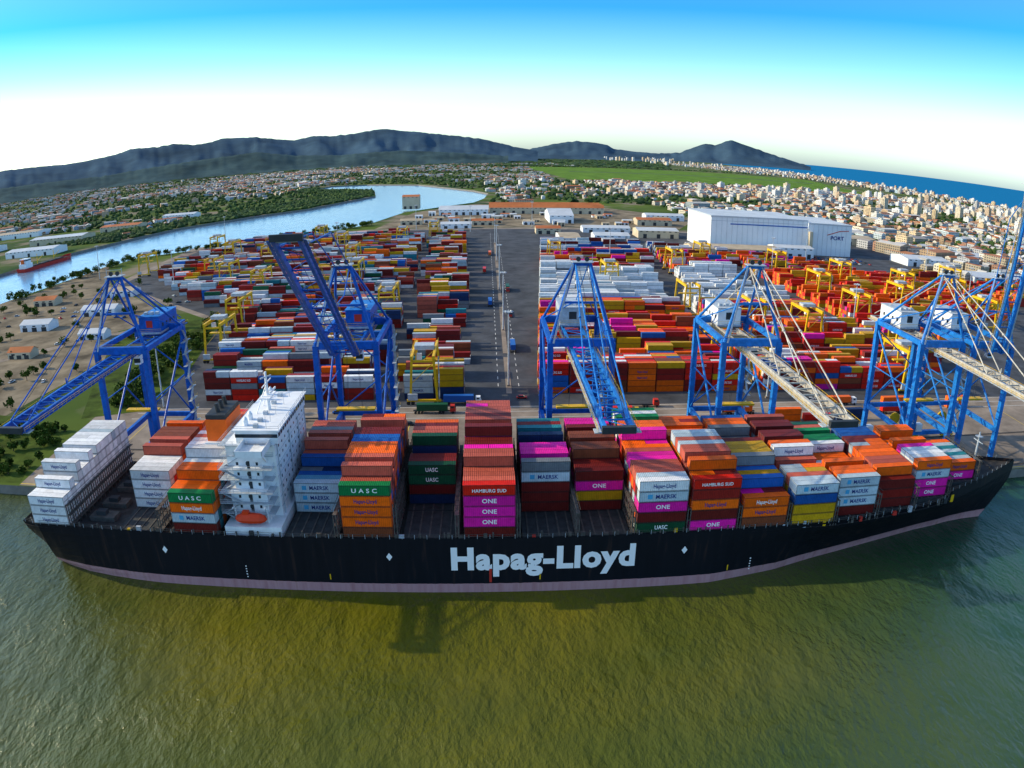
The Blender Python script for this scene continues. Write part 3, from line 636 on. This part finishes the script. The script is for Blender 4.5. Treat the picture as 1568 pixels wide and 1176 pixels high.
# ------------------------------------------------------------------ light masts
q=B();q.cyl((0,0,0),(0,0,34),.42,.2,10,'ltrim');q.cyl((0,0,33),(0,0,33.3),1.5,1.5,12,'ltrim');q.box(-.6,-.6,0,.6,.6,.8,'apron')
for k in range(8):
    t=k*math.pi/4;q.beam((math.cos(t)*1.3,math.sin(t)*1.3,33.6),(math.cos(t)*2.1,math.sin(t)*2.1,33.2),.6,.35,'ltrim')
lmo=q.done('floodlight_mast',loc=(9,300,GZ))
for x,y in [(9,400),(9,520),(9,660),(9,790),(-140,275),(-90,470),(-260,560),(-150,720),(120,280),(215,380),(250,600),(380,480),(330,700),(110,640),(-410,500),(-330,880),(430,620),(-90,930),(60,960),(-380,640),(-20,900)]: inst(lmo,x,y)
# ------------------------------------------------------------------ trucks and cars
def truck(cc,cab):
    q=B();q.box(-7.5,-.5,.9,6.2,.5,1.25,'dark')
    for x in (-6.6,-5.3,-4,3,4.3,8.2):
        for s in (-1,1): q.cyl((x,s*1.22-.18,.52),(x,s*1.22+.18,.52),.52,.52,10,'rubber')
    q.box(2.5,-.5,.7,9.2,.5,1.0,'dark');q.box(7.0,-1.2,.8,9.3,1.2,2.2,cab);q.poly([(7,-1.2,2.2),(9.3,-1.2,2.2),(8.9,-1.15,3.3),(7,-1.15,3.3)],cab);q.poly([(7,1.2,2.2),(7,1.15,3.3),(8.9,1.15,3.3),(9.3,1.2,2.2)],cab)
    q.poly([(9.3,-1.2,2.2),(9.3,1.2,2.2),(8.9,1.15,3.3),(8.9,-1.15,3.3)],'glass');q.poly([(7,-1.15,3.3),(8.9,-1.15,3.3),(8.9,1.15,3.3),(7,1.15,3.3)],cab);q.poly([(7,1.2,2.2),(7,-1.2,2.2),(7,-1.15,3.3),(7,1.15,3.3)],cab)
    q.box(7.4,-1.23,2.3,8.5,1.23,3.0,'glass')
    if cc:
        q.box(-6.1,-1.22,1.3,6.1,1.22,3.9,cc)
        for i in range(40):
            for s in (-1,1): q.box(-6+i*.3,s*1.24-.03,1.5,-5.87+i*.3,s*1.24+.03,3.75,cc)
    return q
M['gc']=mat('green_container_paint',P['dg'],.5);M['bc']=mat('blue_container_paint',P['bl'],.5);M['mc']=mat('maroon_container_paint',P['rd'],.5)
ts=[truck('gc','red').done('container_truck',loc=(-22,268,GZ)),truck('bc','white').done('container_truck',loc=(-12,278,GZ)),truck('mc','yellow').done('container_truck',loc=(172,258,GZ)),truck('orange','white').done('container_truck',loc=(178,268,GZ)),truck(None,'red').done('container_truck',loc=(60,272,GZ))]
inst(ts[1],13,360,math.pi/2);inst(ts[0],15,520,-math.pi/2);inst(ts[2],-2,600,math.pi/2);inst(ts[3],100,262,math.pi);inst(ts[4],-70,260,math.pi);inst(ts[4],14,440,-math.pi/2);inst(ts[3],3,700,math.pi/2);inst(ts[2],50,262,0);inst(ts[0],120,240,0);inst(ts[1],2,470,math.pi/2);inst(ts[2],-100,262,0);inst(ts[3],150,270,0)
def car(k):
    q=B();q.box(-2.2,-.88,.35,2.2,.88,.85,k)
    a=[(-1.7,.85),(-1.2,1.42),(.6,1.42),(1.3,.85)]
    for s in (-.85,.85):
        q.poly([(x,s*(.82 if z>1 else 1),z) for x,z in a],'glass')
    for i in range(3):
        (x0,z0),(x1,z1)=a[i],a[i+1];f0=.7 if z0>1 else .85;f1=.7 if z1>1 else .85
        q.poly([(x0,-f0,z0),(x1,-f1,z1),(x1,f1,z1),(x0,f0,z0)],k if i==1 else 'glass')
    for x in (-1.4,1.4):
        for s in (-.85,.85): q.cyl((x,s-.1,.33),(x,s+.1,.33),.33,.33,10,'rubber')
    return q
cs=[car(k).done('car',loc=(x,y,GZ)) for k,x,y in (('white',107,272),('red',14,284),('dark',-30,255),('ltrim',140,276),('bc',-60,268))]
random.seed(3)
for r in range(4):
    for i in range(34):
        if R()<.8: inst(random.choice(cs),262+i*4.3,690+r*11,math.pi/2)
for i in range(40): inst(random.choice(cs),U(-400,-220),U(300,540),U(0,6))
# ------------------------------------------------------------------ port buildings
M['wall']=mat('white_metal_cladding',(.74,.76,.78),.5,var=.08,vs=.05);M['roofg']=mat('pale_metal_roof',(.5,.53,.56),.5,var=.2,vs=.05)
M['terra']=mat('terracotta_roof',(.42,.13,.04),.8,var=.3,vs=.05);M['tan']=mat('tan_roof',(.42,.34,.24),.8,var=.3,vs=.06);M['cream']=mat('cream_wall',(.55,.46,.32),.8,var=.2,vs=.06)
def shed(name,x0,y0,x1,y1,h,rh,wk,rk,nd=6,bays_=1):
    q=B();q.box(x0,y0,GZ-.5,x1,y1,GZ+h,wk);n_=bays_;W=(y1-y0)/n_
    for i in range(n_):
        a=y0+i*W;b_=a+W;m_=(a+b_)/2;z=GZ+h
        q.poly([(x0-.6,a,z+.02),(x1+.6,a,z+.02),(x1+.6,m_,z+rh),(x0-.6,m_,z+rh)],rk);q.poly([(x1+.6,b_,z+.02),(x0-.6,b_,z+.02),(x0-.6,m_,z+rh),(x1+.6,m_,z+rh)],rk)
        q.poly([(x0,b_,z),(x0,a,z),(x0,m_,z+rh)],wk);q.poly([(x1,a,z),(x1,b_,z),(x1,m_,z+rh)],wk)
    for i in range(nd):
        c=x0+(x1-x0)*(i+.5)/nd;q.box(c-min(2.2,(x1-x0)/nd*.3),y0-.08,GZ,c+min(2.2,(x1-x0)/nd*.3),y0+.02,GZ+min(5,h*.6),'dark')
    n2=max(2,int((x1-x0)/7))
    for i in range(n2): c=x0+(x1-x0)*(i+.5)/n2;q.box(c-1.4,y0-.05,GZ+h-1.6,c+1.4,y0+.03,GZ+h-.7,'glass')
    return q.done(name)
q=B();q.box(238,748,GZ-.5,352,840,41,'wall');q.box(352.1,745,GZ-.5,408,830,38.5,'wall');q.box(237.5,747.5,40.6,352.4,840.5,42.2,'roofg');q.box(352.2,744.6,38.1,408.5,830.5,39.6,'roofg')
q.box(260,747.7,33,352,748.02,34.2,'bc');q.box(238,747.8,36.5,352,748.05,37,'roofg')
for i in range(19): q.box(238+i*6,747.75,GZ,238.25+i*6,748.1,40.6,'roofg')
for i in range(9): q.box(352.5+i*6,744.75,GZ,352.75+i*6,745.1,38,'roofg')
q.text('PORT',381,744.6,22,17,4.4,'txtb');q.beam((376,744.6,27),(392,744.6,32),.1,.8,'red');q.beam((392,744.6,32),(404,744.6,33),.1,.8,'red')
q.box(352.2,740,GZ,356,745,30,'cream')
for i in range(8): q.box(258+i*11,740,GZ,264+i*11,748,GZ+5,'roofg')
q.done('cold_storage_warehouse')
shed('low_warehouse',205,700,300,735,9,3,'cream','tan',8);shed('low_warehouse',300.8,712,345,738,11,2,'wall','roofg',4)
shed('long_warehouse',5,1170,190,1240,10,5,'cream','terra',12,3);shed('long_warehouse',-75,1150,3,1200,9,4,'wall','roofg',7,2)
shed('gabled_warehouse',88,1015,122,1100,11,7,'wall','roofg',3);shed('brick_storehouse',-150,1300,-120,1330,22,3,'cream','terra',3,1)
random.seed(9)
for x,y,wd,dp,h,rk,wk in [(80,780,22,60,7,'tan','wall'),(120,800,40,30,8,'roofg','wall'),(180,850,50,35,9,'roofg','cream'),(60,880,30,25,7,'terra','cream'),(120,900,60,25,6,'roofg','wall'),(-60,950,40,20,6,'roofg','wall'),(-20,990,30,20,6,'terra','cream'),(460,700,60,40,8,'roofg','wall'),(480,600,90,40,8,'roofg','wall'),(430,860,80,50,9,'tan','cream'),(560,760,70,40,9,'roofg','wall'),(640,640,90,40,10,'roofg','wall'),(-330,430,26,14,5,'roofg','wall'),(-300,470,30,14,5,'roofg','wall'),(-380,520,22,14,5,'terra','cream'),(-370,400,24,12,4,'roofg','wall'),(210,1000,50,30,8,'terra','cream'),(240,1080,60,30,8,'roofg','wall'),(-120,1010,30,14,6,'tan','cream'),(-260,400,20,10,4,'roofg','wall'),(-290,360,18,10,4,'terra','cream'),(-320,540,30,16,5,'tan','wall'),(-700,900,90,40,9,'roofg','wall'),(-760,1050,110,45,10,'roofg','cream'),(-690,1180,80,40,9,'terra','cream'),(-900,1000,90,50,9,'roofg','wall'),(-640,1350,70,35,8,'roofg','wall'),(-1000,1250,120,50,10,'tan','wall'),(-1250,1150,110,50,10,'roofg','wall')]:
    shed('port_shed',x,y,x+wd,y+dp,h,2.5,wk,rk,3)
for i in range(34):
    x,y=U(-110,270),U(965,1150);wd,dp=U(8,22),U(7,14)
    if 80<x+wd and x<125 and y+dp>1010 and y<1105: continue
    shed('site_hut',x,y,x+wd,y+dp,U(3,6),1.4,random.choice(['wall','cream']),random.choice(['roofg','terra','tan']),2)
# ------------------------------------------------------------------ town
def inriver(x,y):
    c=False;n_=len(river)
    for i in range(n_):
        x0,y0=river[i];x1,y1=river[i-1]
        if (y0>y)!=(y1>y) and x<(x1-x0)*(y-y0)/(y1-y0)+x0: c=not c
    return c
def coastx(y): return float(np.interp(y,[c[1] for c in coast],[c[0] for c in coast]))
def nearriver(x,y,d=25): return inriver(x,y) or inriver(x+d,y) or inriver(x-d,y) or inriver(x,y+d) or inriver(x,y-d)
def free(x,y):
    if y<880 and -450<x<470: return False
    if -200<x<330 and y<1420: return False
    if 250<x<2050 and 2450<y<4900: return False
    if -1010<x<-580 and 880<y<1260: return False
    if x>coastx(y)-70: return False
    if abs(math.atan2(x,y))>.92: return False
    return not nearriver(x,y)
random.seed(31)
wallc=[(.68,.62,.52),(.74,.73,.70),(.6,.5,.35),(.58,.4,.24),(.46,.46,.46),(.7,.62,.46),(.46,.26,.17),(.4,.5,.58),(.62,.56,.46),(.78,.77,.76),(.5,.58,.6)]
roofc=[(.4,.13,.05),(.33,.11,.05),(.42,.18,.09),(.3,.28,.27),(.45,.44,.42),(.62,.61,.6),(.22,.10,.06),(.36,.16,.09),(.5,.48,.45)]
V=[];Fs=[];C=[];K=[];UV=[]
def house(x,y,wd,dp,h,rh,a,wc,rc):
    i=len(V);ca,sa=math.cos(a),math.sin(a)
    for (u,v,z) in [(-wd,-dp,0),(wd,-dp,0),(wd,dp,0),(-wd,dp,0),(-wd,-dp,h),(wd,-dp,h),(wd,dp,h),(-wd,dp,h),(-wd,0,h+rh),(wd,0,h+rh)]:
        V.append((x+u*ca-v*sa,y+u*sa+v*ca,GZ+z))
    for f,c,k in [((0,1,5,4),wc,0),((1,2,6,5),wc,1),((2,3,7,6),wc,0),((3,0,4,7),wc,1),((4,5,9,8),rc,2),((6,7,8,9),rc,2),((5,6,9),wc,2),((7,4,8),wc,2)]:
        Fs.append(tuple(i+j for j in f));C.append((*c,1));K.append(k)
        L=wd if k==0 else dp
        UV.extend([(-L,0),(L,0),(L,h),(-L,h)][:len(f)])
def fill(xa,xb,ya,yb,st,dens,thr,ang,hz=(3,9)):
    ca,sa=math.cos(ang),math.sin(ang);n_=int(max(xb-xa,yb-ya)/st);cx,cy=(xa+xb)/2,(ya+yb)/2
    for i in range(-n_,n_):
        if i%7==0: continue
        for j in range(-n_,n_):
            if j%5==0: continue
            u=i*st+U(-4,4);v=j*st+U(-4,4);x=cx+u*ca-v*sa;y=cy+u*sa+v*ca
            if not(xa<x<xb and ya<y<yb) or R()>dens: continue
            if noise.noise(Vector((x*.0022,y*.0022,7)))+.25*noise.noise(Vector((x*.01,y*.01,1)))<thr: continue
            if not free(x,y): continue
            big=R()<.09
            s=U(3.8,7.5)*(2.3 if big else 1);wc=random.choice(wallc);f=U(.6,1.1)
            house(x,y,s*U(.8,1.6),s*U(.6,1.0),U(*hz)*(1.3 if big else 1),U(.4,2.6),ang+(math.pi/2 if R()<.5 else 0)+U(-.08,.08),tuple(c*f for c in wc),random.choice(roofc))
fill(330,2500,600,2700,21,.78,-.33,.35,(4,11))
fill(0,2700,1420,3100,25,.6,-.12,.1)
fill(-1400,600,2450,6000,34,.6,-.08,-.2)
fill(1900,3400,2600,8000,32,.7,-.3,.25,(5,14))
fill(-3600,-560,900,5200,28,.7,-.03,.5)
fill(-1500,-560,900,1900,24,.7,-.05,.6)
me=bpy.data.meshes.new('town_houses');me.from_pydata(V,[],Fs)
ul=me.uv_layers.new(name='UVMap');ul.data.foreach_set('uv',np.array(UV,float).ravel())
me.attributes.new('Col','FLOAT_COLOR','FACE').data.foreach_set('color',np.array(C,float).ravel());me.attributes.new('kind','FLOAT','FACE').data.foreach_set('value',np.array(K,float))
me.materials.append(M['city']);o=bpy.data.objects.new('town_houses',me);sc.collection.objects.link(o)
arr=[];cols=[];rot=[]
def tower(x,y,h,s=1):
    wd,dp=U(5,9)*s,U(5,11)*s;c=random.choice([(.76,.72,.64),(.7,.6,.44),(.8,.79,.77),(.68,.52,.32),(.55,.54,.52),(.6,.44,.3),(.8,.78,.74)]);a=.35+random.choice([0,math.pi/2])+U(-.1,.1)
    arr.append((x-wd,y-dp,GZ,x+wd,y+dp,GZ+h));cols.append(c);rot.append(a)
    arr.append((x-wd*.4,y-dp*.4,GZ+h,x+wd*.4,y+dp*.4,GZ+h+3.5));cols.append(tuple(k*.8 for k in c));rot.append(a)
    if h>16:
        arr.append((x-wd-1,y-dp*.5,GZ+3,x+wd+1,y+dp*.5,GZ+h-2));cols.append(tuple(k*.85 for k in c));rot.append(a)
n_=0
while n_<360:
    y=U(800,2500);x=U(500,2400)
    if not free(x,y): continue
    pr=((x-400)/2000)**1.3
    if R()>pr: continue
    tower(x,y,U(10,22) if R()<.82 else U(22,36));n_+=1
for i in range(80):
    x,y=U(0,1600),U(1500,2450)
    if free(x,y): tower(x,y,U(8,15))
for i in range(120):
    y=U(2500,7000);x=coastx(y)-U(80,500);tower(x,y,U(10,28))
for i in range(50):
    x,y=U(-2500,-600),U(1300,4000)
    if free(x,y): tower(x,y,U(8,14))
for i in range(80): y=U(9500,12500);tower(U(.16,.26)*y,y,U(30,60),1.3)
for i in range(30): y=U(6500,9000);tower(U(.22,.34)*y,y,U(20,40),1.2)
boxes_mesh('apartment_blocks',arr,cols,M['city'],rot=rot)
# ------------------------------------------------------------------ vegetation
def ico(sub):
    import bmesh
    bm=bmesh.new();bmesh.ops.create_icosphere(bm,subdivisions=sub,radius=1);v=np.array([tuple(a.co) for a in bm.verts]);f=np.array([[a.index for a in p.verts] for p in bm.faces]);bm.free();return v,f
def mass(name,pts,mt,sub=1):
    tv,tf=ico(sub);p=np.array(pts,float);n_=len(p);jt=1+np.random.uniform(-.38,.38,(n_,len(tv),1))
    Vv=tv[None]*jt*p[:,None,3:6]+p[:,None,:3];Ff=(tf[None]+len(tv)*np.arange(n_)[:,None,None]).reshape(-1,3)
    me=bpy.data.meshes.new(name);me.from_pydata(Vv.reshape(-1,3).tolist(),[],Ff.tolist());me.materials.append(mt);o=bpy.data.objects.new(name,me);sc.collection.objects.link(o);return o
random.seed(77);pts=[]
def blob(x,y,r,h): pts.append((x,y,GZ+h*.35,r*U(.8,1.3),r*U(.8,1.3),h*U(.5,.8)))
i=0
while i<10500:
    y=900+4200*R()**1.3;a=U(-.8,.8);x=y*math.tan(a)
    if not free(x,y):continue
    blob(x,y,U(3,8),U(4,9));i+=1
i=0
while i<3600:
    y=U(4900,9500);x=y*math.tan(U(-.75,.25))
    blob(x,y,U(18,45),U(6,12));i+=1
i=0
while i<3400:
    x=U(-900,-270);y=U(1000,2300)
    if inriver(x,y) or inriver(x+6,y): continue
    if not nearriver(x,y,150): continue
    blob(x,y,U(3,7),U(3,6));i+=1
for i in range(160):
    x,y=280+1700*R(),2500+2350*(0 if R()<.5 else 1)+U(-60,60);blob(x,y,U(6,12),U(5,9))
mass('distant_trees',pts,M['far_leaf'])
q=B();m_leaf=q.mi('leaf')
def tree(x,y,h,r):
    q.cyl((x,y,GZ-.2),(x+U(-.3,.3),y+U(-.3,.3),GZ+h*.5),.25,.12,6,'trunk')
    for k in range(3): t=U(0,6.28);q.beam((x,y,GZ+h*.35),(x+math.cos(t)*r*.6,y+math.sin(t)*r*.6,GZ+h*.65),.12,.12,'trunk')
    cl=[(x+U(-.6,.6)*r,y+U(-.6,.6)*r,GZ+h*U(.45,.85),r*U(.4,.65)) for _ in range(6)]
    for cx,cy,cz,cr_ in cl:
        for _ in range(36):
            d=Vector((random.gauss(0,1),random.gauss(0,1),random.gauss(0,.8)));d=d.normalized()*cr_*U(.6,1.05);c=Vector((cx,cy,cz))+d
            a=Vector((U(-1,1),U(-1,1),U(-1,1))).normalized()*U(.35,.75);b_=a.cross(Vector((U(-1,1),U(-1,1),U(-1,1)))).normalized()*U(.3,.65)
            i=len(q.v);q.v+=[tuple(c-a),tuple(c+b_),tuple(c+a),tuple(c-b_)];q.f.append((i,i+1,i+2,i+3));q.m.append(m_leaf)
random.seed(13)
bank=[(-440,540),(-412,785),(-276,865),(-171,1030)]
for a,b_ in zip(bank[:-1],bank[1:]):
    n_=int(math.dist(a,b_)/4)
    for i in range(n_):
        t=R();tree(a[0]+(b_[0]-a[0])*t+U(-2,14),a[1]+(b_[1]-a[1])*t-U(0,14),U(4,9),U(2.5,4.5))
for i in range(70): tree(U(-235,-170),U(199,250),U(2,4.5),U(1.6,3.2))
for i in range(90): t=R();tree(-155-60*t*R()-10*R(),275+165*t,U(3,7),U(2,4))
for i in range(80): tree(U(-430,-215),U(255,600),U(3,6),U(2.,3.6))
q.done('riverside_trees')
sheet('grass_verge',[(-330,198),(-167,198),(-178,235),(-200,262),(-330,280)],.06,'verge');sheet('grass_verge',[(-176,262),(-148,272),(-150,330),(-172,440),(-215,450),(-240,420),(-205,330)],.07,'verge')
# coastal freighter moored on the far river bank
q=B();dk=[(-52,-7.5),(38,-7.5),(50,-4),(57,0),(50,4),(38,7.5),(-52,7.5)]
q.poly([(x,y,4) for x,y in dk],'deck')
for i in range(len(dk)):
    a,b_=dk[i],dk[(i+1)%len(dk)];za=6.5 if a[0]>40 else 4.6;zb_=6.5 if b_[0]>40 else 4.6
    q.poly([(a[0]*.98,a[1]*.95,-.5),(b_[0]*.98,b_[1]*.95,-.5),(b_[0],b_[1],zb_),(a[0],a[1],za)],'red')
q.box(-48,-6,4,-34,6,10,'white');q.box(-46,-5.5,10,-36,5.5,16,'white');q.box(-46.1,-5.6,13.4,-35.9,5.6,14.8,'glass');q.cyl((-44,0,16),(-44,0,24),.3,.15,6,'ltrim');q.box(-48,-2,10,-46.2,2,15,'orange')
for x in (-26,-8,10,26): q.box(x-7,-5,4,x+7,5,5.6,'hatch')
for x in (-17,18): q.cyl((x,0,4),(x,0,18),.5,.35,8,'yellow');q.beam((x,0,9),(x+13,0,15),.4,.5,'yellow')
o=q.done('river_freighter',loc=(-566,815,0));o.rotation_euler=(0,0,1.47)
print('containers',NC)
